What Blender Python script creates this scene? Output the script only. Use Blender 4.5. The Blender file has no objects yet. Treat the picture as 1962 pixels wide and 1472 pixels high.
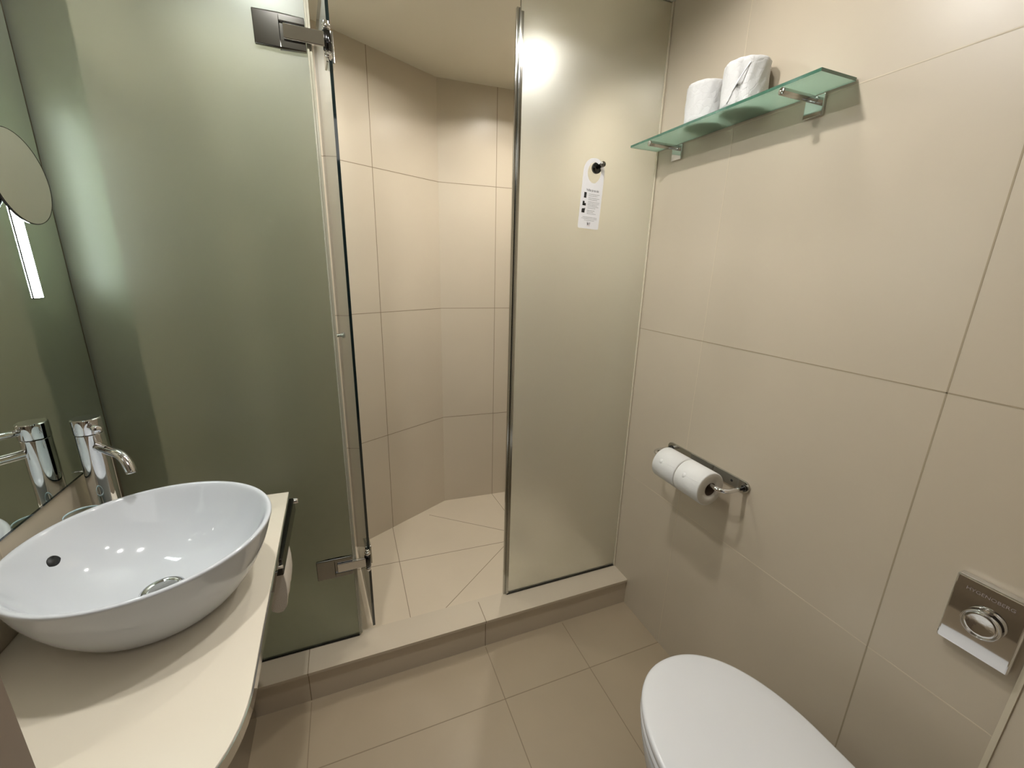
import bpy, bmesh, math, random
from mathutils import Vector, Matrix
random.seed(7)
PI = math.pi
sc = bpy.context.scene
col = sc.collection

# ------------------------------------------------------------------ camera, world, exposure
EYE = 1.395
cam_data = bpy.data.cameras.new('camera')
cam_data.sensor_width = 36.0
cam_data.lens = 14.655
cam_data.clip_start = 0.01
cam = bpy.data.objects.new('camera', cam_data)
col.objects.link(cam)
right = Vector((0.92981267, -0.36717781, 0.02507693))
down = Vector((-0.07496737, -0.2556693, -0.96385326))
fwd = Vector((0.36031693, 0.89432302, -0.26525091))
m = Matrix((right, -down, -fwd)).transposed().to_4x4()
m.translation = (0, 0, EYE)
cam.matrix_world = m
sc.camera = cam

world = bpy.data.worlds.new('world')
world.use_nodes = True
world.node_tree.nodes['Background'].inputs[0].default_value = (0.9, 0.95, 1.0, 1)
world.node_tree.nodes['Background'].inputs[1].default_value = 0.02
sc.world = world
sc.view_settings.view_transform = 'Standard'
sc.view_settings.look = 'None'
sc.view_settings.gamma = 1
sc.view_settings.use_curve_mapping = False
sc.view_settings.exposure = 1.0
LED_POWER = 1450.0          # emission of each little LED chip in the ceiling downlights
SHOWER_POWER = 1350.0
SHOWER_FILL_POWER = 850.0  # added lamp that brightens the shower from the front
SHOWER_SIDE_POWER = 420.0
NEAR_WALL_POWER = 300.0
HALL_FILL_POWER = 0.7  # added fill panel overhead behind the camera
BAR_POWER = 22.0
CEIL = 2.225

# ------------------------------------------------------------------ materials
def new_mat(name):
    mt = bpy.data.materials.new(name); mt.use_nodes = True
    return mt, mt.node_tree, mt.node_tree.nodes['Principled BSDF']

def plain(name, colr, rough=0.5, metal=0.0, coat=0.0, bump=0.0, bscale=200.0, var=0.0, vscale=3.0, spec=0.5):
    mt, nt, b = new_mat(name)
    b.inputs['Base Color'].default_value = (*colr, 1)
    b.inputs['Roughness'].default_value = rough
    b.inputs['Metallic'].default_value = metal
    b.inputs['Coat Weight'].default_value = coat
    b.inputs['Coat Roughness'].default_value = 0.03
    b.inputs['Specular IOR Level'].default_value = spec
    tc = nt.nodes.new('ShaderNodeTexCoord')
    if bump > 0:
        n = nt.nodes.new('ShaderNodeTexNoise'); n.inputs['Scale'].default_value = bscale
        n.inputs['Detail'].default_value = 3
        bp = nt.nodes.new('ShaderNodeBump'); bp.inputs['Strength'].default_value = bump
        bp.inputs['Distance'].default_value = 0.001
        nt.links.new(tc.outputs['Object'], n.inputs['Vector'])
        nt.links.new(n.outputs['Fac'], bp.inputs['Height'])
        nt.links.new(bp.outputs['Normal'], b.inputs['Normal'])
    if var > 0:
        n = nt.nodes.new('ShaderNodeTexNoise'); n.inputs['Scale'].default_value = vscale
        n.inputs['Detail'].default_value = 5
        r = nt.nodes.new('ShaderNodeValToRGB')
        r.color_ramp.elements[0].position = 0.3; r.color_ramp.elements[1].position = 0.7
        r.color_ramp.elements[0].color = (*[c * (1 - var) for c in colr], 1)
        r.color_ramp.elements[1].color = (*[min(1, c * (1 + var)) for c in colr], 1)
        nt.links.new(tc.outputs['Object'], n.inputs['Vector'])
        nt.links.new(n.outputs['Fac'], r.inputs['Fac'])
        nt.links.new(r.outputs['Color'], b.inputs['Base Color'])
    return mt

def emit(name, colr, strength):
    mt, nt, b = new_mat(name)
    b.inputs['Base Color'].default_value = (*colr, 1)
    b.inputs['Emission Color'].default_value = (*colr, 1)
    b.inputs['Emission Strength'].default_value = strength
    return mt

def thin_glass(name, tint, refl=1.5):
    """clear faces of a pane: lets light straight through, mirrors at grazing angles"""
    mt = bpy.data.materials.new(name); mt.use_nodes = True
    nt = mt.node_tree; nt.nodes.clear()
    o = nt.nodes.new('ShaderNodeOutputMaterial')
    t = nt.nodes.new('ShaderNodeBsdfTransparent'); t.inputs[0].default_value = (*tint, 1)
    g = nt.nodes.new('ShaderNodeBsdfGlossy'); g.inputs['Roughness'].default_value = 0.01
    f = nt.nodes.new('ShaderNodeFresnel')
    ge = nt.nodes.new('ShaderNodeNewGeometry'); ma = nt.nodes.new('ShaderNodeMath'); ma.operation = 'MULTIPLY_ADD'
    ma.inputs[1].default_value = 1/refl - refl; ma.inputs[2].default_value = refl
    nt.links.new(ge.outputs['Backfacing'], ma.inputs[0]); nt.links.new(ma.outputs[0], f.inputs[0])
    mx = nt.nodes.new('ShaderNodeMixShader')
    nt.links.new(f.outputs[0], mx.inputs[0]); nt.links.new(t.outputs[0], mx.inputs[1])
    nt.links.new(g.outputs[0], mx.inputs[2]); nt.links.new(mx.outputs[0], o.inputs[0])
    return mt

def frosted(name, tint, rough, diff, dcol):
    """satin etched glass: blurred refraction plus a little milky scatter"""
    mt, nt, b = new_mat(name)
    b.inputs['Base Color'].default_value = (*tint, 1)
    b.inputs['Transmission Weight'].default_value = 1.0
    b.inputs['Roughness'].default_value = rough
    b.inputs['IOR'].default_value = 1.45
    t = nt.nodes.new('ShaderNodeBsdfTranslucent'); t.inputs[0].default_value = (*dcol, 1)
    d = nt.nodes.new('ShaderNodeBsdfDiffuse'); d.inputs[0].default_value = (*dcol, 1)
    m1 = nt.nodes.new('ShaderNodeMixShader'); m1.inputs[0].default_value = 0.35
    nt.links.new(t.outputs[0], m1.inputs[1]); nt.links.new(d.outputs[0], m1.inputs[2])
    m2 = nt.nodes.new('ShaderNodeMixShader'); m2.inputs[0].default_value = diff
    out = nt.nodes['Material Output']
    nt.links.new(b.outputs[0], m2.inputs[1]); nt.links.new(m1.outputs[0], m2.inputs[2])
    nt.links.new(m2.outputs[0], out.inputs[0])
    return mt

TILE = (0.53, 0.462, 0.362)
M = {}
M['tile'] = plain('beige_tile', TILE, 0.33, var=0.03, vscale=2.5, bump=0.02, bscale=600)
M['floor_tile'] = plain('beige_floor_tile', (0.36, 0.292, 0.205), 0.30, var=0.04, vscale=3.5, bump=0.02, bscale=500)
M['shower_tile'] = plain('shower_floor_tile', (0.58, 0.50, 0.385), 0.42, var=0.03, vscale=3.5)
M['grout_light'] = plain('light_grout', (0.60, 0.525, 0.41), 0.8)
M['grout_dark'] = plain('dark_grout', (0.24, 0.19, 0.13), 0.85)
M['silicone'] = plain('silicone', (0.60, 0.54, 0.42), 0.35)
M['ceiling'] = plain('ceiling_paint', (0.72, 0.68, 0.58), 0.35, bump=0.02, bscale=300)
M['dark_wall'] = plain('taupe_wall', (0.075, 0.06, 0.048), 0.6)
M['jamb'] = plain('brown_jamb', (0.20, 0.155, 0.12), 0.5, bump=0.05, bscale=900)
M['chrome'] = plain('chrome', (0.74, 0.74, 0.75), 0.035, 1.0)
M['brushed'] = plain('satin_chrome', (0.50, 0.50, 0.47), 0.12, 1.0)
M['hinge_metal'] = plain('hinge_chrome', (0.30, 0.30, 0.285), 0.10, 1.0)
M['dark_chrome'] = plain('dark_chrome', (0.07, 0.07, 0.07), 0.12, 1.0)
M['ceramic'] = plain('white_ceramic', (0.54, 0.565, 0.60), 0.07, coat=0.0)
M['seat'] = plain('white_seat_plastic', (0.70, 0.71, 0.73), 0.22, coat=0.3)
M['counter'] = plain('cream_counter', (0.70, 0.645, 0.54), 0.38, coat=0.0, var=0.02)
M['plinth'] = plain('glossy_vanity', (0.42, 0.385, 0.34), 0.05, 0.9)
M['mirror'] = plain('mirror_silver', (0.80, 0.84, 0.80), 0.0, 1.0)
M['cosmetic'] = plain('cosmetic_mirror', (0.88, 0.86, 0.86), 0.02, 1.0)
M['black'] = plain('black', (0.004, 0.004, 0.004), 0.5)
M['ink'] = plain('black_ink', (0.012, 0.012, 0.012), 0.6)
M['grey_ink'] = plain('grey_ink', (0.25, 0.25, 0.26), 0.6)
M['red_ink'] = plain('red_ink', (0.35, 0.08, 0.08), 0.6)
M['card'] = plain('white_card', (0.80, 0.80, 0.83), 0.45)
M['paper'] = plain('tissue_paper', (0.70, 0.70, 0.69), 0.9, bump=0.5, bscale=420)
M['paper_end'] = plain('tissue_end', (0.56, 0.53, 0.47), 0.95, bump=0.4, bscale=700)
M['cardboard'] = plain('cardboard', (0.10, 0.07, 0.05), 0.9)
M['towel'] = plain('terry_towel', (0.72, 0.67, 0.60), 0.95, bump=1.0, bscale=900)
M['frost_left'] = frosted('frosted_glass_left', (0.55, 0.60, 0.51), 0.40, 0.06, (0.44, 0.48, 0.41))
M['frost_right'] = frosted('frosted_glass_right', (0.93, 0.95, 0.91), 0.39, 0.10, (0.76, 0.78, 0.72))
M['frost_door'] = frosted('frosted_glass_door', (0.88, 0.92, 0.88), 0.30, 0.10, (0.6, 0.66, 0.58))
M['frost_shelf'] = frosted('frosted_glass_shelf', (0.74, 0.88, 0.80), 0.28, 0.45, (0.55, 0.74, 0.63))
M['clear'] = thin_glass('clear_glass', (0.95, 0.98, 0.96))
M['edge'] = plain('green_glass_edge', (0.004, 0.011, 0.012), 0.06, 0.0, coat=1.0)
M['shelf_edge'] = plain('green_shelf_edge', (0.045, 0.14, 0.095), 0.08, coat=1.0)
M['seal'] = plain('clear_plastic_seal', (0.34, 0.33, 0.26), 0.12, coat=1.0)
M['tumbler'] = thin_glass('tumbler_glass', (0.88, 0.96, 0.98), 1.35)
M['glass_rim'] = plain('glass_rim', (0.52, 0.68, 0.74), 0.05, coat=1.0)
M['led'] = emit('led_chip', (1.0, 0.97, 0.92), LED_POWER)
M['shower_fill_led'] = emit('shower_fill_led_chip', (1.0, 0.96, 0.89), SHOWER_FILL_POWER)
M['side_led'] = emit('side_shower_led_chip', (0.92, 0.97, 1.0), SHOWER_SIDE_POWER)
M['near_led'] = emit('dim_led_chip', (1.0, 0.97, 0.92), NEAR_WALL_POWER)
M['fill_panel'] = emit('hall_fill_panel', (1.0, 0.98, 0.95), HALL_FILL_POWER)
M['shower_led'] = emit('shower_led_chip', (1.0, 0.96, 0.89), SHOWER_POWER)
M['bar_light'] = emit('light_bar_glow', (0.86, 1.0, 0.97), BAR_POWER)

# ------------------------------------------------------------------ builders
def link(name, bm, mats, parent=None, smooth=False, bevel=0.0, seg=2, loc=None):
    me = bpy.data.meshes.new(name)
    bmesh.ops.recalc_face_normals(bm, faces=bm.faces)
    bm.to_mesh(me); bm.free()
    if not isinstance(mats, (list, tuple)): mats = [mats]
    for mt in mats: me.materials.append(mt)
    o = bpy.data.objects.new(name, me)
    col.objects.link(o)
    if loc: o.location = loc
    if smooth:
        for p in me.polygons: p.use_smooth = True
    if bevel > 0:
        b = o.modifiers.new('bevel', 'BEVEL'); b.width = bevel; b.segments = seg
        b.limit_method = 'ANGLE'; b.angle_limit = math.radians(35)
    if parent:
        o.parent = parent
        p = parent
        if p.type == 'EMPTY': o.matrix_parent_inverse = Matrix.Translation(p.location).inverted()
    return o

def thing(name, label, cat, loc, group=None):
    o = bpy.data.objects.new(name, None); col.objects.link(o)
    o.location = loc; o.empty_display_size = 0.05
    o['label'] = label; o['category'] = cat
    if group: o['group'] = group
    return o

def tag(o, label, cat, group=None):
    o['label'] = label; o['category'] = cat
    if group: o['group'] = group
    return o

def struct(o):
    o['kind'] = 'structure'; return o

def box(bm, x0, x1, y0, y1, z0, z1, mi=0):
    v = [bm.verts.new(p) for p in ((x0,y0,z0),(x1,y0,z0),(x1,y1,z0),(x0,y1,z0),(x0,y0,z1),(x1,y0,z1),(x1,y1,z1),(x0,y1,z1))]
    for f in ((0,3,2,1),(4,5,6,7),(0,1,5,4),(1,2,6,5),(2,3,7,6),(3,0,4,7)):
        fc = bm.faces.new([v[i] for i in f]); fc.material_index = mi
    return v

def obox(bm, a, b, t, z0, z1, mi=0, side=1):
    """upright slab from a to b (xy), thickness t to its left (side=1) or right"""
    a = Vector((a[0], a[1], 0)); b = Vector((b[0], b[1], 0)); d = (b - a).normalized()
    n = Vector((-d.y, d.x, 0)) * t * side
    q = [a, b, b + n, a + n]
    lo = [bm.verts.new((p.x, p.y, z0)) for p in q]; hi = [bm.verts.new((p.x, p.y, z1)) for p in q]
    fs = [bm.faces.new(lo[::-1]), bm.faces.new(hi)]
    for i in range(4): fs.append(bm.faces.new((lo[i], lo[(i+1) % 4], hi[(i+1) % 4], hi[i])))
    for f in fs: f.material_index = mi

def prism(bm, pts, z0, z1, mi=0):
    lo = [bm.verts.new((x, y, z0)) for x, y in pts]; hi = [bm.verts.new((x, y, z1)) for x, y in pts]
    n = len(pts)
    fs = [bm.faces.new(lo[::-1]), bm.faces.new(hi)]
    for i in range(n): fs.append(bm.faces.new((lo[i], lo[(i+1) % n], hi[(i+1) % n], hi[i])))
    for f in fs: f.material_index = mi
    return fs

def frame_of(axis):
    axis = Vector(axis).normalized()
    u = axis.cross(Vector((0, 0, 1)))
    if u.length < 1e-4: u = Vector((1, 0, 0))
    u.normalize(); return axis, u, axis.cross(u).normalized()

def lathe(bm, prof, c=(0,0,0), axis=(0,0,1), n=48, mi=0, closed=False, sx=1.0, sy=1.0):
    """prof: list of (radius, height)"""
    a, u, v = frame_of(axis); c = Vector(c); rings = []
    if abs(a.z) > 0.999: u, v = Vector((1,0,0)), Vector((0,1,0))
    for r, h in prof:
        if r < 1e-6: rings.append([bm.verts.new(c + a * h)])
        else: rings.append([bm.verts.new(c + a*h + u*(r*sx*math.cos(2*PI*i/n)) + v*(r*sy*math.sin(2*PI*i/n))) for i in range(n)])
    prs = list(zip(rings, rings[1:]))
    if closed: prs.append((rings[-1], rings[0]))
    for A, B in prs:
        for i in range(n):
            j = (i+1) % n
            if len(A) == 1 and len(B) == 1: continue
            if len(A) == 1: f = bm.faces.new((A[0], B[i], B[j]))
            elif len(B) == 1: f = bm.faces.new((A[i], A[j], B[0]))
            else: f = bm.faces.new((A[i], A[j], B[j], B[i]))
            f.material_index = mi; f.smooth = True

def cyl(bm, a, b, r, n=32, mi=0, ch=0.0):
    a, b = Vector(a), Vector(b); L = (b - a).length
    p = [(0, 0), (r - ch, 0), (r, ch), (r, L - ch), (r - ch, L), (0, L)] if ch > 0 else [(0,0),(r,0),(r,L),(0,L)]
    lathe(bm, p, a, (b - a), n, mi)

def tube(bm, pts, r, n=20, mi=0, cap=True):
    pts = [Vector(p) for p in pts]; rings = []
    rr = r if isinstance(r, (list, tuple)) else [r] * len(pts)
    t0 = (pts[1] - pts[0]).normalized(); _, u, _ = frame_of(t0)
    for i, p in enumerate(pts):
        t = (pts[min(i+1, len(pts)-1)] - pts[max(i-1, 0)]).normalized()
        u = (u - t * u.dot(t)).normalized(); v = t.cross(u)
        rings.append([bm.verts.new(p + (u*math.cos(2*PI*k/n) + v*math.sin(2*PI*k/n)) * rr[i]) for k in range(n)])
    for A, B in zip(rings, rings[1:]):
        for i in range(n):
            f = bm.faces.new((A[i], A[(i+1) % n], B[(i+1) % n], B[i])); f.smooth = True; f.material_index = mi
    if cap:
        bm.faces.new(rings[0][::-1]).material_index = mi; bm.faces.new(rings[-1]).material_index = mi

def arc_pts(p0, p1, p2, n=10):
    """quadratic bend"""
    p0, p1, p2 = map(Vector, (p0, p1, p2))
    return [p0*(1-t)**2 + p1*2*t*(1-t) + p2*t*t for t in [i/n for i in range(n+1)]]

def autosmooth(o, deg=35):
    me = o.data
    for p in me.polygons: p.use_smooth = True
    bm = bmesh.new(); bm.from_mesh(me)
    for e in bm.edges:
        if len(e.link_faces) == 2 and e.calc_face_angle(0) > math.radians(deg): e.smooth = False
    bm.to_mesh(me); bm.free()
    return o

# ------------------------------------------------------------------ room shell
RX = 1.045          # tiled wall on the right
LX = -0.592         # wall behind the vanity
YB = 1.205          # room face of the shower curb
G = 0.0012          # grout strips stand this far proud of nothing: half width below
HW = 0.0013

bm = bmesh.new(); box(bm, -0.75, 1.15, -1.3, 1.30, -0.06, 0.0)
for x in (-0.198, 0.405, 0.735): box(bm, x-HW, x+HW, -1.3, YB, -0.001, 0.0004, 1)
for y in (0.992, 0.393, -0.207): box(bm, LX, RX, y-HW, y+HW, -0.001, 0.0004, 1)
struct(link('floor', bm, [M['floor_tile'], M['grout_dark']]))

# right wall runs through the room and the shower
bm = bmesh.new(); box(bm, RX, RX+0.1, -1.3, 2.3, -0.06, CEIL)
e = 0.0004
for y in (0.993, 0.398, -0.2, 1.59):
    box(bm, RX-e, RX+0.001, y-HW, y+HW, 0, CEIL, 2 if y < 0.5 else 1)
for z in (0.591, 1.191, 1.791):
    box(bm, RX-e, RX+0.001, 0.19, 2.2, z-HW, z+HW, 2 if z > 1.0 and z < 1.5 else 1)
struct(link('wall_right', bm, [M['tile'], M['grout_light'], plain('shaded_grout', (0.36, 0.30, 0.21), 0.8)]))  # light and mid tones stand in for light and shade on the joint bevels

# boxing behind the toilet
bm = bmesh.new(); prism(bm, [(1.045, 0.19), (1.0, 0.055), (0.56, 0.055), (0.56, -0.12), (1.045, -0.12)], 0, CEIL)
struct(link('wall_niche', bm, M['tile']))
bm = bmesh.new(); obox(bm, (1.0449, 0.194), (1.0435, 0.186), 0.003, 0, CEIL, side=-1)
struct(link('trim_1', bm, M['silicone']))

# left wall behind vanity
bm = bmesh.new(); box(bm, LX-0.1, LX, 0.45, 1.306, -0.06, CEIL)
box(bm, LX-0.001, LX+e, 0.905, 0.908, 0.74, 0.92, 1)
struct(link('wall_left', bm, [M['tile'], M['grout_light']]))
# wall stub / door jamb left of the camera
bm = bmesh.new(); box(bm, -0.75, -0.321, 0.30, 0.449, -0.06, CEIL)
struct(link('wall_front', bm, M['jamb']))
bm = bmesh.new(); box(bm, -0.75, 1.15, -1.4, -1.3, -0.06, CEIL)
struct(link('wall_back', bm, M['dark_wall']))
bm = bmesh.new(); box(bm, -0.85, -0.75, -1.3, 0.30, -0.06, CEIL)
struct(link('wall_hall', bm, M['dark_wall']))
bm = bmesh.new(); box(bm, -0.30, 0.55, -1.299, -1.25, 0, 2.05)
for x0 in (-0.24, 0.14):
    for z0 in (0.12, 1.08): box(bm, x0, x0+0.34, -1.252, -1.243, z0, z0+0.84)
d1 = struct(link('door_1', bm, plain('dark_door_wood', (0.055, 0.035, 0.022), 0.4, var=0.3, vscale=12), bevel=0.004))
bm = bmesh.new(); cyl(bm, (0.48, -1.25, 1.02), (0.48, -1.20, 1.02), 0.011); cyl(bm, (0.485, -1.20, 1.02), (0.37, -1.20, 1.02), 0.009)
link('door_handle', bm, M['chrome'], d1)

LAMPS = ((-0.12, 0.83), (0.32, 0.85), (0.76, 0.81), (0.762, 1.762), (0.24, 1.56), (-0.17, 1.58))
DR_R = 0.040      # recess radius; each lamp sits this deep in the ceiling
DEPTH = {0: 0.008, 1: 0.008, 2: 0.008, 3: 0.022, 4: 0.012, 5: 0.012}
bm = bmesh.new()
def loopv(pts, z):
    vs = [bm.verts.new((x, y, z)) for x, y in pts]
    return vs, [bm.edges.new((vs[i], vs[(i+1) % len(vs)])) for i in range(len(vs))]
ov, oe = loopv([(-1.3, -1.4), (1.15, -1.4), (1.15, 2.4), (-1.3, 2.4)], CEIL)
alle = list(oe); ho_ = []
for lx, ly in LAMPS:
    hv, he = loopv([(lx+DR_R*math.cos(2*PI*k/40), ly+DR_R*math.sin(2*PI*k/40)) for k in range(40)], CEIL)
    alle += he; ho_.append(hv)
bmesh.ops.triangle_fill(bm, use_beauty=True, use_dissolve=False, edges=alle)
for hi_, hv in enumerate(ho_):
    DR_D = DEPTH[hi_]
    up = [bm.verts.new((v.co.x, v.co.y, CEIL+DR_D)) for v in hv]
    for i in range(40): bm.faces.new((hv[i], hv[(i+1) % 40], up[(i+1) % 40], up[i]))
    bm.faces.new(up)
box(bm, -1.3, 1.15, -1.4, 2.4, CEIL+0.026, CEIL+0.08)
struct(link('ceiling', bm, M['ceiling']))

# shower curb
YC = 1.320
bm = bmesh.new()
box(bm, LX, RX, YB+0.007, YC, -0.06, 0.108)              # riser
box(bm, LX, RX, YB, YC, 0.111, 0.121)                    # capping tile
box(bm, LX, RX, YB+0.010, YC, 0.107, 0.112, 1)           # dark joint under the capping
for x in (-0.198, 0.406):
    box(bm, x-HW, x+HW, YB+0.0066, YB+0.008, 0.0, 0.108, 1)
    box(bm, x-HW, x+HW, YB-0.0004, YC-0.015, 0.113, 0.1214, 1)
struct(link('trim_2', bm, [M['tile'], M['grout_dark']]))

# shower floor, walls
A = Vector((0.465, 2.168)); Bp = Vector((0.025, 1.931)); Cp = Vector((0.828, 2.147))
dl = (Bp - A).normalized(); dr = (Cp - A).normalized()
SL = A + dl * ((-0.49 - A.x) / dl.x)      # where the slanting wall meets the shower's left wall
SR = A + dr * ((RX - A.x) / dr.x)
SZ = 0.07
bm = bmesh.new()
prism(bm, [(-0.49, YC), (RX, YC), (RX, SR.y), (A.x, A.y), (SL.x, SL.y)], -0.06, SZ)
def gl(p, q):
    p = Vector(p); q = Vector(q); d = (q-p).normalized(); n = Vector((-d.y, d.x))*HW
    prism(bm, [tuple(p-n), tuple(q-n), tuple(q+n), tuple(p+n)], SZ-0.001, SZ+0.0004, 1)
DR = (0.745, 1.735)
gl((0.150, YC), (0.150, 1.998)); gl((-0.45, 1.745), (0.149, 1.716)); gl((0.149, 1.716), (0.66, 1.690))
gl((0.352, 2.050), (0.72, 1.757))
gl((0.225, YC), (0.70, 1.70)); gl((0.752, 2.150), (0.77, 1.78)); gl((0.78, 1.71), (1.0, YC)); gl((0.79, 1.75), (1.04, 1.9))
struct(link('floor_shower', bm, [M['shower_tile'], M['grout_dark']]))

def shower_wall(name, p, q, verts_s, side):
    bm = bmesh.new(); obox(bm, p, q, 0.08, -0.06, CEIL, 0, side)
    p = Vector(p); q = Vector(q); d = (q-p).normalized()
    for s in verts_s: obox(bm, p + d*(s-HW), p + d*(s+HW), 0.0004, SZ, CEIL, 1, -side)
    for z in (0.591, 1.191, 1.791): obox(bm, p, q, 0.0004, z-HW, z+HW, 1, -side)
    return struct(link(name, bm, [M['tile'], M['grout_dark']]))
shower_wall('wall_shower_slant', A, SL, (0.355, 0.955), -1)
shower_wall('wall_shower_back', A, SR, (0.289,), 1)
bm = bmesh.new(); box(bm, LX-0.08, -0.49, 1.322, SL.y, -0.06, CEIL)
for z in (0.591, 1.191, 1.791): box(bm, -0.4905, -0.4896, 1.322, SL.y, z-HW, z+HW, 1)
struct(link('wall_shower_left', bm, [M['tile'], M['grout_dark']]))

# ------------------------------------------------------------------ shower glass
PY0, PY1 = 1.304, 1.312
def pane(bm, x0, x1, y0, y1, z0, z1):
    """index 0 = etched faces, 1 = polished edges"""
    v = box(bm, x0, x1, y0, y1, z0, z1)
    bm.faces.ensure_lookup_table()
    fs = bm.faces[-6:]
    for f in fs:
        n = f.calc_center_median()
        if abs(n.y - y0) > 1e-4 and abs(n.y - y1) > 1e-4: f.material_index = 1

lp = thing('shower_screen', 'wide frosted glass panel left of the shower opening, behind the washbasin', 'shower panel', (-0.30, 1.308, 0.121))
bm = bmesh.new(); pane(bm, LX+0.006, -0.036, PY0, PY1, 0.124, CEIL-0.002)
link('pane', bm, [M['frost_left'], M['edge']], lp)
bm = bmesh.new(); box(bm, -0.0365, -0.032, PY0-0.002, PY1+0.002, 0.124, CEIL-0.003); box(bm, -0.032, -0.026, PY0+0.002, PY1-0.002, 0.126, CEIL-0.003)
link('edge_seal', bm, M['seal'], lp, bevel=0.0008)
bm = bmesh.new(); box(bm, LX+0.006, -0.036, PY0-0.004, PY1+0.003, 0.1212, 0.1245)
link('bottom_seal', bm, M['dark_chrome'], lp)

rp = thing('shower_screen', 'frosted glass panel right of the shower opening with the paper hanger on it', 'shower panel', (0.78, 1.308, 0.121))
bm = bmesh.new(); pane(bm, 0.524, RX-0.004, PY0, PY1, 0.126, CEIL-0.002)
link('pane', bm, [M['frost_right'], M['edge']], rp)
bm = bmesh.new(); box(bm, 0.5255, RX-0.003, PY0-0.003, PY0, 0.1215, 0.127); box(bm, 0.5255, RX-0.003, PY1, PY1+0.003, 0.1215, 0.127)
link('bottom_seal', bm, M['dark_chrome'], rp)
bm = bmesh.new()
box(bm, 0.521, 0.524, PY0-0.003, PY1+0.003, 0.1215, 2.105)
box(bm, 0.524, 0.532, PY0-0.003, PY0-0.0005, 0.1215, 2.095); box(bm, 0.524, 0.532, PY1+0.0005, PY1+0.003, 0.1215, 2.095)
box(bm, 0.513, 0.521, PY0+0.004, PY1+0.006, 0.1215, 2.105)
link('edge_seal', bm, M['brushed'], rp, bevel=0.0008)
bm = bmesh.new(); box(bm, RX-0.006, RX, PY0-0.006, PY1+0.003, 0.1215, CEIL)
struct(link('trim_3', bm, M['silicone'], bevel=0.002))

# the hinged door, swung inwards, seen almost edge on
H0 = Vector((0.011, 1.322)); H1 = Vector((-0.030, 1.800)); dd = (H1-H0).normalized(); nn = Vector((-dd.y, dd.x))
door = thing('shower_door', 'frosted glass shower door swung inwards, seen almost edge on', 'shower door', (H0.x, H0.y, 0.128))
bm = bmesh.new()
obox(bm, H0, H1, 0.008, 0.128, 2.10, 0, -1)
bm.faces.ensure_lookup_table()
for f in bm.faces:
    f.normal_update(); n = f.normal
    k = abs(n.x * nn.x + n.y * nn.y)
    if k < 0.5: f.material_index = 1
    elif (f.calc_center_median().xy - H0).dot(nn) > -0.001: f.material_index = 2
link('pane', bm, [M['frost_door'], M['edge'], M['clear']], door)
for zk in (1.128,):
    c = H0 + dd * 0.44
    bm = bmesh.new()
    a = Vector((c.x + nn.x*0.022, c.y + nn.y*0.022, zk)); b = Vector((c.x + nn.x*-0.030, c.y + nn.y*-0.030, zk))
    lathe(bm, [(0, 0), (0.010, 0), (0.012, 0.003), (0.012, 0.009), (0.007, 0.014), (0.006, 0.022), (0.006, 0.032), (0.007, 0.040), (0.012, 0.044), (0.012, 0.050), (0.010, 0.053), (0, 0.053)], a, (b-a), 24)
    link('knob', bm, M['chrome'], door)

def hinge(zc, label, up):
    # plate with a slot cut where the arm lies
    bm = bmesh.new(); y0, y1 = PY0-0.011, PY0-0.0005
    hh = 0.035
    box(bm, -0.148, -0.094, y0, y1, zc-hh, zc+hh)
    box(bm, -0.094, -0.038, y0, y1, zc+0.019, zc+hh)
    box(bm, -0.094, -0.038, y0, y1, zc-hh, zc-0.019)
    box(bm, -0.0945, -0.038, y0+0.006, y1, zc-0.02, zc+0.02)
    bmesh.ops.remove_doubles(bm, verts=bm.verts, dist=1e-5)
    h = link('hinge', bm, M['hinge_metal'], lp, bevel=0.002, seg=3)
    h['label'] = label
    bm = bmesh.new(); box(bm, -0.086, 0.004, y0-0.003, y0+0.007, zc-0.016, zc+0.016)
    link('arm', bm, M['chrome'], h, bevel=0.002, seg=3)
    bm = bmesh.new(); px, py = 0.010, PY0-0.004
    cyl(bm, (px, py, zc-0.040), (px, py, zc+0.042), 0.0065, ch=0.001)
    for dz in (-0.030, 0.030): cyl(bm, (px, py, zc+dz-0.006), (px, py, zc+dz+0.006), 0.0095, ch=0.002)
    link('pivot', bm, M['chrome'], h)
    bm = bmesh.new(); cyl(bm, (px, py, zc-0.022), (px, py, zc+0.022), 0.0105, ch=0.002)
    link('bushing', bm, M['dark_chrome'], h)
    bm = bmesh.new()
    for s, off in ((1, 0.0005), (-1, -0.0085)):
        a = H0 + dd*0.004 + nn*off; b = H0 + dd*0.060 + nn*off
        obox(bm, a, b, 0.006, zc-0.035, zc+0.035, 0, s)
    link('door_clamp', bm, M['brushed'], h, bevel=0.0015)
    return h
hinge(1.925, 'upper chrome hinge between the left frosted panel and the shower door', 1)
hinge(0.424, 'lower chrome hinge between the left frosted panel and the shower door', -1)

# shower drain
dn = thing('shower_drain', 'round grey shower drain in the floor behind the right glass panel', 'drain', (DR[0], DR[1], SZ))
bm = bmesh.new(); lathe(bm, [(0.040, 0.0006), (0.060, 0.0006), (0.060, 0.004), (0.056, 0.005), (0.040, 0.003)], (DR[0], DR[1], SZ), closed=True)
link('rim', bm, M['brushed'], dn)
bm = bmesh.new(); cyl(bm, (DR[0], DR[1], SZ+0.0006), (DR[0], DR[1], SZ+0.002), 0.0395)
link('grate', bm, M['dark_chrome'], dn)

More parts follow.
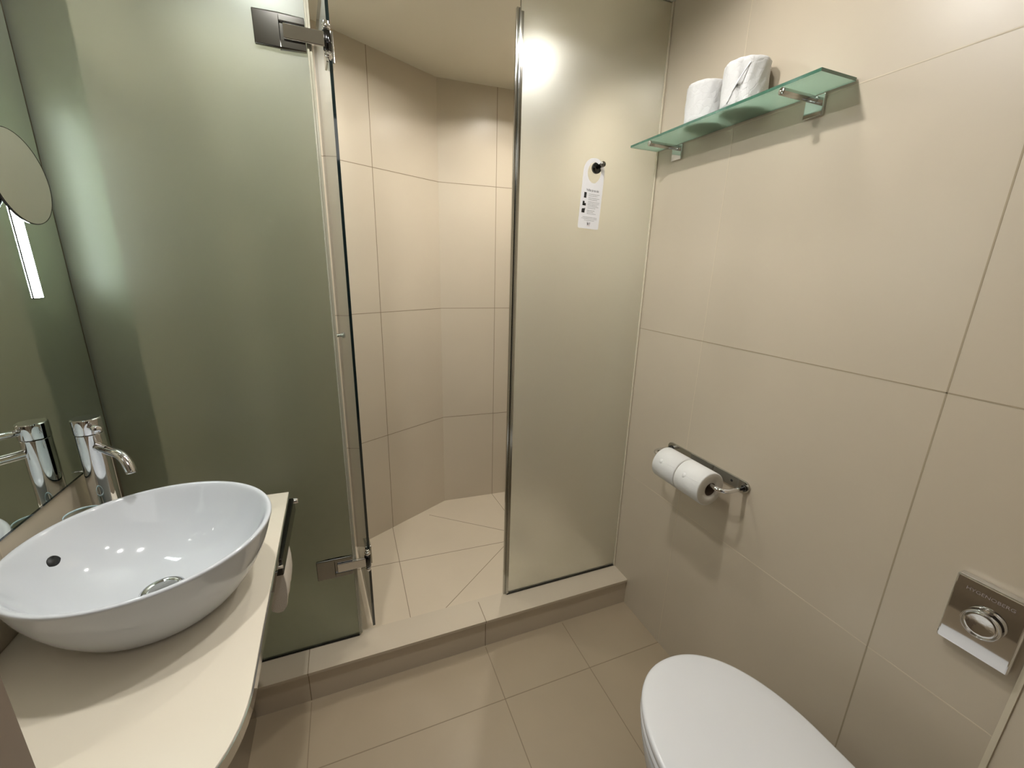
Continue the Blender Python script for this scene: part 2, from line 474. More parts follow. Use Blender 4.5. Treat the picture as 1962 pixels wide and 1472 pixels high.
# ------------------------------------------------------------------ robe hook and paper hanger
HX, HZ = 0.803, 1.722
hk = thing('robe_hook', 'small dark chrome round hook on the right frosted glass panel', 'hook', (HX, PY0, HZ))
bm = bmesh.new(); lathe(bm, [(0, 0), (0.0175, 0), (0.0175, 0.006), (0.0155, 0.009), (0, 0.010)], (HX, PY0-0.0003, HZ), (0, -1, 0), 32)
link('base', bm, M['dark_chrome'], hk)
bm = bmesh.new(); lathe(bm, [(0, 0), (0.0065, 0), (0.0065, 0.020), (0.0085, 0.023), (0.0085, 0.030), (0.007, 0.032), (0, 0.032)], (HX, PY0-0.009, HZ+0.001), (0.12, -1, 0.16), 24)
link('peg', bm, plain('gunmetal', (0.22, 0.21, 0.20), 0.18, 1.0), hk)

TG = thing('door_hanger', 'white paper door hanger with black print hanging from the glass hook', 'hanger', (0.800, 1.288, 1.722))
def tag_pt(u, v, y=0.0):
    """u across, v up from the bottom, in metres, in the card's own plane"""
    a = math.radians(-3.0)
    x = u*math.cos(a) - v*math.sin(a); z = u*math.sin(a) + v*math.cos(a)
    return Vector((0.7845 - 0.0 + x - 0.006, 1.2885 + y, 1.5325 + z))
W2, HT, R = 0.0395, 0.215, 0.006
outer = []
for k in range(7):
    t = -PI/2 + PI/2*k/6; outer.append((W2-R+R*math.cos(t), R+R*math.sin(t)))
for k in range(21):
    t = PI*k/20; outer.append((W2*math.cos(t), HT-W2*1.05+W2*1.05*math.sin(t)))
for k in range(7):
    t = PI + PI/2*k/6; outer.append((-W2+R+R*math.cos(t), R+R*math.sin(t)))
hole = []
for k in range(32):
    t = 2*PI*k/32; hole.append((0.001 + 0.0252*math.cos(t)*(1.0 - 0.10*max(0, -math.sin(t))), 0.1715 + 0.0315*math.sin(t)))
bm = bmesh.new()
def ringverts(pts, y): return [bm.verts.new(tag_pt(u, v, y)) for u, v in pts]
for y in (0.0, 0.0006):
    vo = ringverts(outer, y); vh = ringverts(hole, y)
    ed = [bm.edges.new((vo[i], vo[(i+1) % len(vo)])) for i in range(len(vo))] + [bm.edges.new((vh[i], vh[(i+1) % len(vh)])) for i in range(len(vh))]
    bmesh.ops.triangle_fill(bm, use_beauty=True, use_dissolve=False, edges=ed)
    if y == 0.0: o1, h1 = vo, vh
for L1, L2 in ((o1, vo), (h1, vh)):
    for i in range(len(L1)): bm.faces.new((L1[i], L1[(i+1) % len(L1)], L2[(i+1) % len(L2)], L2[i]))
link('card', bm, M['card'], TG)

def text_mesh(s, size, place, bold=0.0):
    """flat letters as a bmesh; place maps (u, v) to a point"""
    cu = bpy.data.curves.new('t', 'FONT'); cu.body = s; cu.size = size; cu.offset = bold
    cu.align_x = 'LEFT'
    ob = bpy.data.objects.new('t', cu)
    me = bpy.data.meshes.new_from_object(ob)
    bm = bmesh.new(); bm.from_mesh(me)
    w = max([v.co.x for v in bm.verts] + [0])
    for v in bm.verts: v.co = place(v.co.x, v.co.y)
    bpy.data.objects.remove(ob); bpy.data.curves.remove(cu)
    return bm, w
TW = 0.0
# headline
bm, w = text_mesh('Volba je na vás', 0.0098, lambda u, v: tag_pt(-0.0215+u*0.80, 0.1150+v*1.1, -0.0004), 0.0)
link('headline', bm, M['ink'], TG)
bm = bmesh.new()
def q(u0, u1, v0, v1):
    vs = [bm.verts.new(tag_pt(u, v, -0.0004)) for u, v in ((u0, v0), (u1, v0), (u1, v1), (u0, v1))]; bm.faces.new(vs)
# three pictograms
q(-0.0285, -0.0195, 0.0935, 0.1105)
q(-0.0310, -0.0240, 0.0700, 0.0835); q(-0.0240, -0.0185, 0.0720, 0.0775); q(-0.0310, -0.0185, 0.0700, 0.0735)
q(-0.0320, -0.0205, 0.0480, 0.0590); q(-0.0300, -0.0230, 0.0590, 0.0610); q(-0.0225, -0.0195, 0.0570, 0.0625)
link('pictograms', bm, M['ink'], TG)
bm = bmesh.new()
def line(u0, u1, v):
    u = u0
    while u < u1:
        L = random.uniform(0.0022, 0.0058); e1 = min(u+L, u1); hgt = 0.0008
        q(u, e1, v, v+hgt*random.uniform(1.1, 1.6)); u = e1 + 0.0008
for u1, v in ((0.030, 0.1065), (0.024, 0.1015), (0.031, 0.0945), (0.022, 0.0895), (0.033, 0.0825), (0.032, 0.0778), (0.025, 0.0730), (0.031, 0.0684), (0.019, 0.0636), (0.018, 0.0560), (0.012, 0.0512), (0.023, 0.0464)):
    line(-0.011, u1, v)
line(-0.026, 0.029, 0.0350); line(-0.029, 0.029, 0.0305); line(-0.018, 0.021, 0.0255)
link('small_print', bm, M['grey_ink'], TG)
bm = bmesh.new()
q(-0.0058, -0.0042, 0.0125, 0.0205); q(-0.0040, 0.0002, 0.0130, 0.0158); q(-0.0018, -0.0004, 0.0125, 0.0200); q(0.0034, 0.0050, 0.0125, 0.0200)
link('emblem', bm, M['ink'], TG)
bm = bmesh.new(); q(-0.006, 0.005, 0.0092, 0.0099)
link('red_line', bm, M['red_ink'], TG)

# ------------------------------------------------------------------ glass shelf and spare rolls
SX0 = 0.930
sh = thing('glass_shelf', 'green frosted glass shelf on the tiled wall carrying two spare rolls', 'shelf', (RX, 0.99, 1.79))
bm = bmesh.new(); v = box(bm, SX0, RX-0.004, 0.684, 1.303, 1.7965, 1.803)
bm.faces.ensure_lookup_table()
for f in bm.faces:
    c = f.calc_center_median()
    if abs(c.z-1.7965) < 1e-4: f.material_index = 0
    elif abs(c.z-1.803) < 1e-4: f.material_index = 0
    else: f.material_index = 1
link('glass_plate', bm, [M['frost_shelf'], M['shelf_edge']], sh)
for y in (0.765, 1.203):
    bm = bmesh.new()
    box(bm, RX-0.008, RX-0.0005, y-0.022, y+0.022, 1.750, 1.794)
    br = link('bracket', bm, M['chrome'], sh, bevel=0.0015)
    bm = bmesh.new(); cyl(bm, (RX-0.008, y, 1.7865), (0.926, y, 1.7865), 0.0078, ch=0.0012)
    link('rod', bm, M['brushed'], br)

def paper_roll(name, label, group, c, axis, r=0.048, L=0.096, core=0.0205):
    t = thing(name, label, 'toilet paper', c, group)
    a, u, v = frame_of(axis); c = Vector(c)
    bm = bmesh.new()
    lathe(bm, [(core, 0.0), (r-0.003, 0.0)], c, a, 64, 1)
    lathe(bm, [(r-0.003, 0.0), (r, 0.0025), (r, L-0.0025), (r-0.003, L)], c, a, 64, 0)
    lathe(bm, [(r-0.003, L), (core, L)], c, a, 64, 1)
    lathe(bm, [(core, 0), (core, L)], c, a, 64, 1)
    bmesh.ops.remove_doubles(bm, verts=bm.verts, dist=1e-6)
    link('tissue', bm, [M['paper'], M['paper_end']], t)
    bm = bmesh.new()
    lathe(bm, [(core-0.0002, 0.0008), (core-0.0002, L-0.0008), (core-0.0012, L-0.0008), (core-0.0012, 0.0008)], c, a, 48, 0, closed=True)
    link('core', bm, M['cardboard'], t)
    return t

# quilted wrapped rolls standing on the shelf
M['quilt'] = plain('quilted_tissue', (0.62, 0.62, 0.62), 0.9)
nt = M['quilt'].node_tree; b = nt.nodes['Principled BSDF']
tc = nt.nodes.new('ShaderNodeTexCoord'); vo = nt.nodes.new('ShaderNodeTexVoronoi'); vo.feature = 'DISTANCE_TO_EDGE'; vo.inputs['Scale'].default_value = 62
ns = nt.nodes.new('ShaderNodeTexNoise'); ns.inputs['Scale'].default_value = 40; ns.inputs['Detail'].default_value = 3
mxv = nt.nodes.new('ShaderNodeMixRGB'); mxv.inputs[0].default_value = 0.02
nt.links.new(tc.outputs['Object'], mxv.inputs[1]); nt.links.new(ns.outputs['Color'], mxv.inputs[2])
nt.links.new(tc.outputs['Object'], ns.inputs['Vector'])
nt.links.new(mxv.outputs[0], vo.inputs['Vector'])
bp = nt.nodes.new('ShaderNodeBump'); bp.inputs['Strength'].default_value = 1.0; bp.inputs['Distance'].default_value = 0.0028
mth = nt.nodes.new('ShaderNodeMath'); mth.operation = 'MINIMUM'; mth.inputs[1].default_value = 0.12
nt.links.new(vo.outputs['Distance'], mth.inputs[0]); nt.links.new(mth.outputs[0], bp.inputs['Height']); nt.links.new(bp.outputs['Normal'], b.inputs['Normal'])

def spare_roll(c, label, wrap):
    t = thing('toilet_roll', label, 'toilet paper', c, 'spare rolls on the glass shelf')
    r, L, core = (0.053 if wrap else 0.0505), (0.104 if wrap else 0.100), 0.020
    bm = bmesh.new()
    prof = [(core, 0), (r-0.004, 0), (r, 0.004), (r, L-0.004), (r-0.004, L), (core, L)]
    # finely divided shell so the surface can be slightly dented
    pr = [(core, 0), (r-0.004, 0)] + [(r, 0.004 + (L-0.008)*k/14) for k in range(15)] + [(r-0.004, L), (core, L)]
    lathe(bm, pr, c, (0, 0, 1), 72, 0, closed=True)
    for vv in bm.verts:
        d = Vector((vv.co.x-c[0], vv.co.y-c[1], 0)); h = vv.co.z - c[2]
        if d.length > r*0.9:
            a = math.atan2(d.y, d.x)
            k = 0.0007*math.sin(7*a+h*60) + 0.0006*math.sin(13*a-h*110)
            if wrap:   # gathered twist of the wrapper
                da = abs((a - wrap + PI) % (2*PI) - PI)
                k -= 0.006*math.exp(-(da/0.16)**2) * (0.5+0.5*math.cos((h-0.05)*40))
                k += 0.0016*math.sin(60*a) * math.exp(-(da/0.6)**2)
            vv.co += d.normalized()*k
    o = link('tissue', bm, M['quilt'], t); autosmooth(o, 50)
    bm = bmesh.new(); lathe(bm, [(core-0.0002, 0.001), (core-0.0002, L-0.001), (core-0.0012, L-0.001), (core-0.0012, 0.001)], c, (0, 0, 1), 40, 0, closed=True)
    link('core', bm, M['cardboard'], t)
    if wrap:
        bm = bmesh.new(); c = Vector(c)
        def sp(a, h, off): return c + Vector((math.cos(a)*(r+off), math.sin(a)*(r+off), h))
        for j in range(3):
            pts = [sp(wrap+0.30-0.22*j/2-0.5*k/8+0.05*j, 0.088-0.045*k/8-0.006*j, 0.0012+0.0015*math.sin(PI*k/8)) for k in range(9)]
            tube(bm, pts, 0.0013, 8)
        pts = [sp(wrap-0.18-0.05*k, 0.044-0.005*k, 0.001) for k in range(8)]
        tube(bm, pts, 0.0010, 8)
        link('wrapper_fold', bm, M['card'], t)
        bm = bmesh.new()
        for k in range(3):
            p = sp(wrap-0.10-0.05*k, 0.043, 0.0022); box(bm, p.x-0.0006, p.x+0.0006, p.y-0.0006, p.y+0.0006, p.z-0.002, p.z+0.002)
        link('print_mark', bm, M['ink'], t)
    return t
spare_roll((0.988, 1.053, 1.8032), 'smooth quilted spare toilet roll on the glass shelf, nearer the shower panel', 0)
spare_roll((0.990, 0.925, 1.8032), 'spare toilet roll on the glass shelf with a gathered twist in its wrapping', PI+0.55)

# ------------------------------------------------------------------ double roll holder
hx, hz = 0.957, 0.800
ho = thing('roll_holder', 'chrome double toilet roll holder on the tiled wall', 'holder', (RX, 0.90, hz))
bm = bmesh.new(); n = 12; pts = []
for k in range(n+1):
    t = -PI/2 + PI*k/n; pts.append((1.054 + 0.017*math.cos(t), 0.803+0.017*math.sin(t)))
for k in range(n+1):
    t = PI/2 + PI*k/n; pts.append((0.758 + 0.017*math.cos(t), 0.803+0.017*math.sin(t)))
lo = [bm.verts.new((RX-0.0005, y, z)) for y, z in pts]; hi = [bm.verts.new((RX-0.007, y, z)) for y, z in pts]
bm.faces.new(lo); bm.faces.new(hi[::-1])
for i in range(len(lo)): bm.faces.new((lo[i], hi[i], hi[(i+1) % len(lo)], lo[(i+1) % len(lo)]))
link('wall_plate', bm, M['brushed'], ho, bevel=0.0012)
bm = bmesh.new()
p = [(RX-0.006, 0.756, hz), (0.995, 0.756, hz)] + arc_pts((0.985, 0.756, hz), (hx, 0.756, hz), (hx, 0.790, hz), 10) + [(hx, 0.85, hz), (hx, 0.95, hz), (hx, 1.012, hz)] + arc_pts((hx, 1.020, hz), (hx, 1.054, hz), (0.985, 1.054, hz), 10) + [(RX-0.006, 1.054, hz)]
tube(bm, p, 0.0068, 20); link('rod', bm, M['chrome'], ho)
bm = bmesh.new(); lathe(bm, [(0, 0), (0.0095, 0), (0.0095, 0.003), (0.008, 0.0045), (0, 0.0045)], (RX-0.0072, 0.756, hz), (-1, 0, 0), 24)
link('collar', bm, M['dark_chrome'], ho)
bm = bmesh.new(); lathe(bm, [(0, 0), (0.0095, 0), (0.0095, 0.003), (0.008, 0.0045), (0, 0.0045)], (RX-0.0072, 1.054, hz), (-1, 0, 0), 24)
link('collar', bm, M['dark_chrome'], ho)
bm = bmesh.new(); cyl(bm, (RX-0.0068, 0.800, 0.803), (RX-0.0076, 0.800, 0.803), 0.004)
link('screw', bm, M['black'], ho)
RC = hz - 0.0125
r1 = paper_roll('toilet_roll', 'hanging toilet roll in front on the chrome holder, its end and core showing', 'rolls on the chrome holder', (hx, 0.800, RC), (0, 1, 0), 0.052)
r2 = paper_roll('toilet_roll', 'hanging toilet roll behind the other on the chrome holder, nearer the shower', 'rolls on the chrome holder', (hx, 0.8985, RC), (0, 1, 0), 0.052)
for t_, y0 in ((r1, 0.800), (r2, 0.8985)):
    # embossed seal with the loose end of the paper
    bm = bmesh.new(); ang = math.radians(152)
    d = Vector((math.cos(ang), 0, math.sin(ang))); tn = Vector((-d.z, 0, d.x))
    c = Vector((hx, y0+0.062, RC)) + d*0.0521
    lathe(bm, [(0, 0.0006), (0.0065, 0.0008), (0.0078, -0.0006)], c, d, 24)
    pts = [Vector((hx, y0+0.055-0.05*k/6, RC)) + Vector((math.cos(ang-0.02*k*0.6), 0, math.sin(ang-0.02*k*0.6)))*0.0521 for k in range(7)]
    tube(bm, pts, 0.0006, 6)
    link('loose_end', bm, M['paper'], t_)

# ------------------------------------------------------------------ flush plate
fp = thing('flush_plate', 'chrome pneumatic flush plate with round button on the tiled wall', 'flush plate', (RX, 0.252, 0.803))
bm = bmesh.new(); FX = 1.025
y0, y1, z0, z1 = 0.203, 0.300, 0.731, 0.874
box(bm, FX, RX-0.0005, y0, y1, z0, z1)
link('plate', bm, M['chrome'], fp, bevel=0.0035, seg=4)
FC = (FX, 0.2490, 0.8030)
bm = bmesh.new(); lathe(bm, [(0.0235, 0.0), (0.0262, 0.0), (0.0262, 0.0125), (0.0255, 0.0140), (0.0240, 0.0140), (0.0235, 0.0130)], FC, (-1, 0, 0), 56, closed=True)
link('button_ring', bm, M['chrome'], fp)
bm = bmesh.new(); lathe(bm, [(0.0238, 0.0), (0.0238, 0.0125), (0.018, 0.0118), (0.009, 0.0108), (0, 0.0104)], FC, (-1, 0, 0), 56)
link('button', bm, plain('worn_button', (0.80, 0.80, 0.79), 0.13, 1.0, bump=0.6, bscale=45), fp)
bm, w = text_mesh('HYGENOBERG', 0.0088, lambda u, v: Vector((FX-0.0003, 0.2835-u*1.10, 0.8505+v*1.0)), 0.0)
link('lettering', bm, plain('engraved_lettering', (0.30, 0.26, 0.26), 0.4, 0.0), fp)

# ------------------------------------------------------------------ toilet
to = thing('toilet', 'white wall-hung toilet with its lid closed', 'toilet', (0.70, 0.30, 0.0))
TX, TL = 0.703, 0.447
def lid_outline(s=1.0, n=64, back=0.10, tip=0.632, w=0.188):
    pts = []
    yc = 0.375
    for k in range(n+1):
        t = PI*k/n
        cx = math.cos(t); sy = math.sin(t)
        pts.append((TX + s*w*math.copysign(abs(cx)**0.92, cx), yc + s*(tip-yc)*sy**0.96))
    # sides run back, narrowing slightly
    pts += [(TX - s*w*0.985, 0.25), (TX - s*w*0.93, back+0.02), (TX - s*w*0.85, back), (TX + s*w*0.85, back), (TX + s*w*0.93, back+0.02), (TX + s*w*0.985, 0.25)]
    return pts
def loft(bm, outlines, mi=0, capt=True, capb=True):
    rings = [[bm.verts.new((x, y, z)) for x, y in pts] for pts, z in outlines]
    for A_, B_ in zip(rings, rings[1:]):
        for i in range(len(A_)):
            f = bm.faces.new((A_[i], A_[(i+1) % len(A_)], B_[(i+1) % len(B_)], B_[i])); f.smooth = True; f.material_index = mi
    if capb: bm.faces.new(rings[0][::-1]).smooth = True
    if capt: bm.faces.new(rings[-1]).smooth = True
def so(pts, s, cy=0.36, dy=0.0): return [(TX+(x-TX)*s, cy+(y-cy)*s+dy) for x, y in pts]
L0 = lid_outline()
bm = bmesh.new()
loft(bm, [(so(L0, 0.975), TL-0.020), (so(L0, 0.995), TL-0.017), (so(L0, 1.0), TL-0.010), (so(L0, 0.996), TL-0.004), (so(L0, 0.985), TL-0.0008), (so(L0, 0.96), TL+0.0006), (so(L0, 0.8), TL+0.002), (so(L0, 0.5), TL+0.003)])
link('lid', bm, M['seat'], to)
bm = bmesh.new()
loft(bm, [(so(L0, 0.97), TL-0.042), (so(L0, 0.995), TL-0.039), (so(L0, 1.0), TL-0.032), (so(L0, 0.985), TL-0.0225)])
link('seat', bm, M['seat'], to)
bm = bmesh.new()
prof = [(0.62, 0.085, -0.06), (0.70, 0.11, -0.045), (0.80, 0.17, -0.03), (0.90, 0.26, -0.012), (0.955, 0.34, 0.0), (0.985, 0.385, 0.0), (0.985, 0.402, 0.0), (0.96, 0.4045, 0.0)]
loft(bm, [([(x, max(0.056, y)) for x, y in so(L0, s, 0.30, dy)], z) for s, z, dy in prof])
link('bowl', bm, M['ceramic'], to)

# ------------------------------------------------------------------ vanity
CZ = 0.740; CXR = -0.190
va = thing('vanity_unit', 'glossy vanity base standing under the cream counter', 'vanity', (-0.45, 0.88, 0.0))
bm = bmesh.new(); box(bm, LX+0.0005, -0.355, 0.4505, YB-0.001, 0.0, CZ-0.024)
box(bm, LX+0.0005, -0.352, YB-0.0012, 1.285, 0.1222, CZ-0.024)
link('carcass', bm, M['plinth'], va, bevel=0.001)
ct = thing('countertop', 'cream countertop with a rounded front corner under the washbasin', 'countertop', (-0.40, 0.88, CZ))
cp = [(LX+0.001, 0.4505), (-0.330, 0.4505)]
cp += [tuple(p)[:2] for p in arc_pts((-0.30, 0.452, 0), (-0.186, 0.475, 0), (-0.183, 0.620, 0), 14)]
cp += [(-0.186, 0.75), (-0.195, 1.272), (LX+0.001, 1.285)]
bm = bmesh.new(); prism(bm, cp, CZ-0.019, CZ)
link('slab', bm, M['counter'], ct, bevel=0.0012)
bm = bmesh.new()
edge = [Vector((x, y, 0)) for x, y in cp[1:-1]]
def ribbon(bm, pts, off0, off1, z0, z1):
    rows = []
    for i, p in enumerate(pts):
        t = (pts[min(i+1, len(pts)-1)] - pts[max(i-1, 0)]).normalized(); nrm = Vector((t.y, -t.x, 0))
        a, b = p + nrm*off0, p + nrm*off1
        rows.append([bm.verts.new((a.x, a.y, z0)), bm.verts.new((b.x, b.y, z0)), bm.verts.new((b.x, b.y, z1)), bm.verts.new((a.x, a.y, z1))])
    for A_, B_ in zip(rows, rows[1:]):
        for k in range(4): bm.faces.new((A_[k], A_[(k+1) % 4], B_[(k+1) % 4], B_[k]))
    bm.faces.new(rows[0][::-1]); bm.faces.new(rows[-1])
bm = bmesh.new(); ribbon(bm, edge, 0.0002, 0.0030, CZ-0.022, CZ-0.0025)
autosmooth(link('edge_trim', bm, M['chrome'], ct))
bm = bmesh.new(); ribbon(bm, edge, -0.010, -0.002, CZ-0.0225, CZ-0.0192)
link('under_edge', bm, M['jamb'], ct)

# towel rail on the counter's front edge
tr = thing('towel_rail', 'chrome towel rail under the right edge of the counter', 'towel rail', (-0.19, 1.11, 0.70))
bm = bmesh.new(); box(bm, -0.203, -0.183, 0.980, 1.275, 0.672, 0.7165)
link('bar', bm, M['dark_chrome'], tr, bevel=0.003)
bm = bmesh.new(); cyl(bm, (-0.199, 1.270, 0.708), (-0.172, 1.270, 0.708), 0.0085, ch=0.0015)
link('end_knob', bm, M['chrome'], tr)
bm = bmesh.new(); cyl(bm, (-0.203, 0.976, 0.700), (-0.181, 0.976, 0.700), 0.004)
link('end_pin', bm, M['chrome'], tr)
for y in (1.00, 1.19):
    bm = bmesh.new(); cyl(bm, (-0.2025, y, 0.69), (-0.3518, y, 0.69), 0.006); link('support', bm, M['chrome'], tr)
# towel folded over the rail
bm = bmesh.new(); prof = []
ny = 14; rows = []
full = [(-0.203, 0.664), (-0.196, 0.665), (-0.191, 0.655), (-0.188, 0.62), (-0.188, 0.585), (-0.193, 0.555), (-0.202, 0.541), (-0.214, 0.538), (-0.226, 0.546), (-0.231, 0.575), (-0.229, 0.62), (-0.217, 0.655), (-0.210, 0.663)]
for k in range(ny+1):
    y = 1.015 + 0.125*k/ny
    w_ = 0.0012*math.sin(k*1.3)
    rows.append([bm.verts.new((x + w_*(1 if i % 3 else 0.4), y, z + (0.0015*math.sin(k*0.9+i) if z < 0.65 else 0))) for i, (x, z) in enumerate(full)])
for A_, B_ in zip(rows, rows[1:]):
    for i in range(len(A_)-0):
        j = (i+1) % len(A_)
        f = bm.faces.new((A_[i], A_[j], B_[j], B_[i])); f.smooth = True
bm.faces.new(rows[0][::-1]); bm.faces.new(rows[-1])
tw = link('hand_towel', bm, M['towel']); tag(tw, 'off-white terry towel hanging below the rail at the counter edge', 'towel')

# ------------------------------------------------------------------ washbasin
BC = (-0.3768, 0.890); RZ = 0.895; BR = 0.2027
ba = thing('washbasin', 'white round ceramic vessel washbasin on the cream counter', 'washbasin', (BC[0], BC[1], CZ))
H = RZ - CZ
bm = bmesh.new()
prof = [(0.0, 0.0006), (0.108, 0.0006), (0.118, 0.003), (0.130, 0.012), (0.148, 0.032), (0.169, 0.062), (0.186, 0.096), (0.1945, 0.122), (0.199, 0.139), (0.2015, 0.147), (BR, 0.1515), (0.2018, 0.1545), (0.1985, 0.1555), (0.1945, 0.1545), (0.1905, 0.150),
        (0.184, 0.138), (0.172, 0.116), (0.152, 0.086), (0.126, 0.060), (0.092, 0.040), (0.058, 0.030), (0.036, 0.0265), (0.030, 0.0245), (0.0, 0.0245)]
lathe(bm, prof, (BC[0], BC[1], CZ), (0, 0, 1), 128)
bowl = link('bowl', bm, M['ceramic'], ba)
ss = bowl.modifiers.new('sub', 'SUBSURF'); ss.levels = 1; ss.render_levels = 2
# waste
bm = bmesh.new(); lathe(bm, [(0.0, 0.0285), (0.021, 0.0290), (0.0245, 0.0275), (0.0255, 0.0262)], (BC[0], BC[1], CZ), (0, 0, 1), 48)
link('plug', bm, M['brushed'], ba)
bm = bmesh.new(); lathe(bm, [(0.0258, 0.0252), (0.0285, 0.0262), (0.032, 0.0282), (0.0345, 0.0276), (0.036, 0.0268)], (BC[0], BC[1], CZ), (0, 0, 1), 48)
link('waste_ring', bm, M['chrome'], ba)
# overflow hole towards the mirror
oa = math.radians(168); rr_ = 0.1665; oz = CZ + 0.1062
oc = Vector((BC[0]+rr_*math.cos(oa), BC[1]+rr_*math.sin(oa), oz))
onr = Vector((-math.cos(oa)*0.88, -math.sin(oa)*0.88, 0.48)).normalized()
bm = bmesh.new(); lathe(bm, [(0, 0.0), (0.0125, 0.0), (0.0125, 0.0018), (0, 0.0022)], oc - onr*0.0002, onr, 32)
link('overflow_hole', bm, M['black'], ba)

# ------------------------------------------------------------------ faucet
FA = Vector((-0.543, 1.135)); FT = 1.060
fa = thing('faucet', 'tall chrome mixer tap standing behind the washbasin', 'faucet', (FA.x, FA.y, CZ))
fr = 0.0245
bm = bmesh.new(); lathe(bm, [(0, 0), (0.028, 0), (0.028, 0.004), (fr, 0.006), (fr, 1.0235-CZ), (fr-0.0012, 1.0245-CZ), (0, 1.0245-CZ)], (FA.x, FA.y, CZ+0.0003), (0, 0, 1), 64)
autosmooth(link('body', bm, M['chrome'], fa))
bm = bmesh.new(); lathe(bm, [(0, 1.0262-CZ), (fr+0.0002, 1.0262-CZ), (fr+0.0008, 1.028-CZ), (fr+0.0008, FT-CZ-0.002), (fr-0.0015, FT-CZ), (0, FT-CZ+0.0006)], (FA.x, FA.y, CZ), (0, 0, 1), 64)
autosmooth(link('cap', bm, M['chrome'], fa))
fd = Vector((math.cos(math.radians(-43)), math.sin(math.radians(-43)), 0)); fdr = Vector((0.62, -0.785, 0)).normalized()
bm = bmesh.new(); s0 = Vector((FA.x, FA.y, 1.044)) + fdr*0.022
cyl(bm, s0, s0 + fdr*0.040 + Vector((0, 0, 0.002)), 0.0072, ch=0.0008)
link('lever', bm, M['chrome'], fa)
bm = bmesh.new(); s0 = Vector((FA.x, FA.y, 0.996)) + fd*0.018
e1 = s0 + fd*0.066 + Vector((0, 0, -0.002)); e2 = e1 + fd*0.034 + Vector((0, 0, 0.001)); e3 = e1 + fd*0.042 + Vector((0, 0, -0.034))
tube(bm, [s0, s0+(e1-s0)*0.5, e1] + arc_pts(e1, e2, e3, 12)[1:], 0.0098, 28)
autosmooth(link('spout', bm, M['chrome'], fa))
bm = bmesh.new(); dn_ = (e3-e2).normalized(); cyl(bm, e3 - dn_*0.001, e3 + dn_*0.006, 0.0092, ch=0.0006)
link('aerator', bm, M['brushed'], fa)
bm = bmesh.new(); p0 = Vector((FA.x, FA.y, 0.930)) - fd*0.02; cyl(bm, p0 + Vector((-0.02, 0.0, 0)), p0 + Vector((-0.034, 0.004, 0)), 0.0012)
link('pull_rod', bm, M['chrome'], fa)

# drinking glass behind the basin
gc = (-0.5475, 1.055)
g_ = thing('drinking_glass', 'clear drinking glass half hidden behind the washbasin beside the tap', 'glass', (gc[0], gc[1], CZ))
bm = bmesh.new(); lathe(bm, [(0.0245, 0.008), (0.026, 0.012), (0.0305, 0.130)], (gc[0], gc[1], CZ), (0, 0, 1), 48)
link('wall', bm, M['tumbler'], g_)
bm = bmesh.new(); lathe(bm, [(0, 0.0005), (0.023, 0.0005), (0.0245, 0.002), (0.0245, 0.0075), (0, 0.0075)], (gc[0], gc[1], CZ), (0, 0, 1), 48)
link('base', bm, M['glass_rim'], g_)
bm = bmesh.new(); lathe(bm, [(0.0297, 0.1300), (0.0316, 0.1300), (0.0318, 0.1325), (0.0307, 0.1340), (0.0297, 0.1325)], (gc[0], gc[1], CZ), (0, 0, 1), 48, closed=True)
link('rim', bm, M['glass_rim'], g_)

# ------------------------------------------------------------------ mirror, light bar, cosmetic mirror
bm = bmesh.new(); box(bm, LX+0.0005, -0.587, 0.4505, 1.303, 0.920, CEIL-0.004)
mi = thing('wall_mirror', 'large frameless wall mirror above the washbasin', 'mirror', (-0.589, 0.88, 0.92))
link('glass', bm, M['mirror'], mi)
bm = bmesh.new(); box(bm, LX+0.0005, -0.5865, 0.4505, 1.303, 0.9165, 0.9195)
link('edge', bm, M['edge'], mi)
lb = thing('light_bar', 'lit vertical light bar on the wall mirror beside the shaving mirror', 'lamp', (-0.582, 1.176, 1.55))
bm = bmesh.new(); box(bm, -0.5857, -0.5835, 1.163, 1.187, 1.314, 1.72)
link('diffuser', bm, M['bar_light'], lb)
bm = bmesh.new(); box(bm, -0.5867, -0.5857, 1.161, 1.189, 1.312, 1.722)
link('housing', bm, M['brushed'], lb)

cmn = Vector((1.0, 0.0, 0.05)).normalized(); CM = Vector((-0.530, 1.103, 1.534)); cr = 0.080
cmr = thing('shaving_mirror', 'round swivel shaving mirror with thin chrome rim in front of the wall mirror', 'mirror', tuple(CM))
bm = bmesh.new(); lathe(bm, [(0, 0.0008), (cr-0.0008, 0.0008)], CM, cmn, 72); link('glass', bm, M['cosmetic'], cmr)
bm = bmesh.new(); lathe(bm, [(cr-0.0012, 0.0003), (cr+0.0002, 0.0014), (cr+0.0010, 0.0), (cr+0.0004, -0.0030), (cr-0.006, -0.0048), (0, -0.0050)], CM, cmn, 72)
link('rim', bm, M['dark_chrome'], cmr)
bk = CM - cmn*0.005
jx = Vector((-0.5868, 1.020, 1.462))
bm = bmesh.new()
lathe(bm, [(0, 0), (0.027, 0), (0.027, 0.020), (0.024, 0.024), (0, 0.025)], jx, (1, 0, 0), 40); link('wall_base', bm, M['chrome'], cmr)
bm = bmesh.new(); tube(bm, [jx + Vector((0.015, 0, 0)), jx + Vector((0.036, 0.008, 0.004)), bk + Vector((-0.010, -0.060, -0.058)), bk + Vector((-0.010, -0.03, -0.03)), bk + Vector((-0.008, 0, 0)), bk], 0.0055, 16)
link('arm', bm, M['chrome'], cmr)

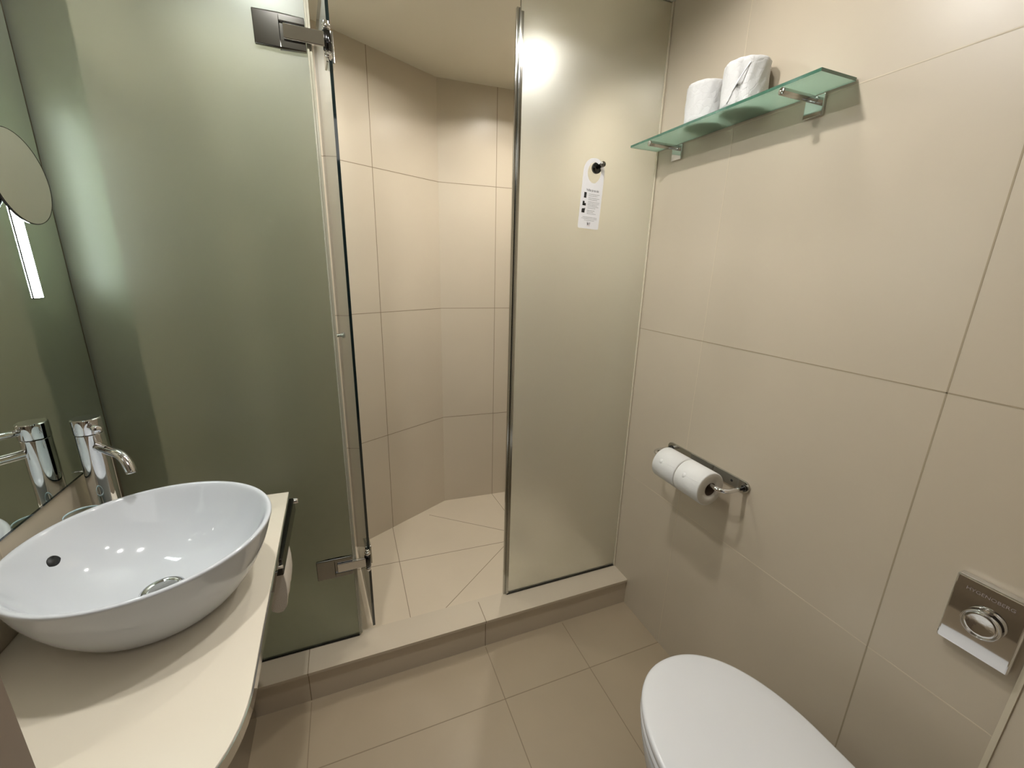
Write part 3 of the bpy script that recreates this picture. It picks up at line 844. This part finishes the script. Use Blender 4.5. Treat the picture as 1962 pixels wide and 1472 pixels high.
# ------------------------------------------------------------------ ceiling downlights
def downlight(x, y, label, mat, DR_D=0.008):
    t = thing('ceiling_downlight', label, 'ceiling light', (x, y, CEIL), 'ceiling downlights')
    bm = bmesh.new(); lathe(bm, [(0.0385, -0.0005), (0.047, -0.0005), (0.047, -0.003), (0.044, -0.005), (0.0385, -0.004)], (x, y, CEIL), (0, 0, 1), 40, closed=True)
    lathe(bm, [(0.0392, 0.0), (0.0392, DR_D-0.001)], (x, y, CEIL), (0, 0, 1), 40)
    link('trim_ring', bm, M['brushed'], t)
    bm = bmesh.new(); lathe(bm, [(0, DR_D-0.0015), (0.039, DR_D-0.0015)], (x, y, CEIL), (0, 0, 1), 32)
    link('reflector', bm, M['card'], t)
    for k in range(6):
        a = 2*PI*k/6; bm = bmesh.new()
        lathe(bm, [(0, DR_D-0.005), (0.0055, DR_D-0.0045), (0.0065, DR_D-0.0018)], (x+0.020*math.cos(a), y+0.020*math.sin(a), CEIL), (0, 0, 1), 10)
        link('led_chip', bm, mat, t)
downlight(-0.12, 0.83, 'ceiling downlight above the counter edge, nearest the mirror', M['led'])
downlight(0.32, 0.85, 'ceiling downlight above the middle of the floor', M['led'])
downlight(0.76, 0.81, 'ceiling downlight above the toilet, nearest the tiled wall', M['near_led'])
downlight(0.762, 1.762, 'shower ceiling downlight glowing behind the right frosted panel', M['shower_led'], 0.022)
downlight(0.24, 1.56, 'unseen fill downlight added in the shower ceiling nearer the door opening', M['shower_fill_led'], 0.012)  # unseen lamp added to brighten the shower once the rear one was dimmed
downlight(-0.17, 1.58, 'shower ceiling downlight above the left frosted panel', M['side_led'], 0.012)

hp = thing('hall_fill_light', 'unseen fill light panel added on the entrance ceiling behind the viewpoint', 'ceiling light', (0.1, -0.75, CEIL))  # added out of view for soft fill, not a known lamp
bm = bmesh.new(); box(bm, -0.62, 0.92, -1.27, -0.22, CEIL-0.020, CEIL-0.0005); link('frame', bm, M['brushed'], hp, bevel=0.002)
bm = bmesh.new(); box(bm, -0.60, 0.90, -1.25, -0.24, CEIL-0.023, CEIL-0.0202); link('diffuser', bm, M['fill_panel'], hp)
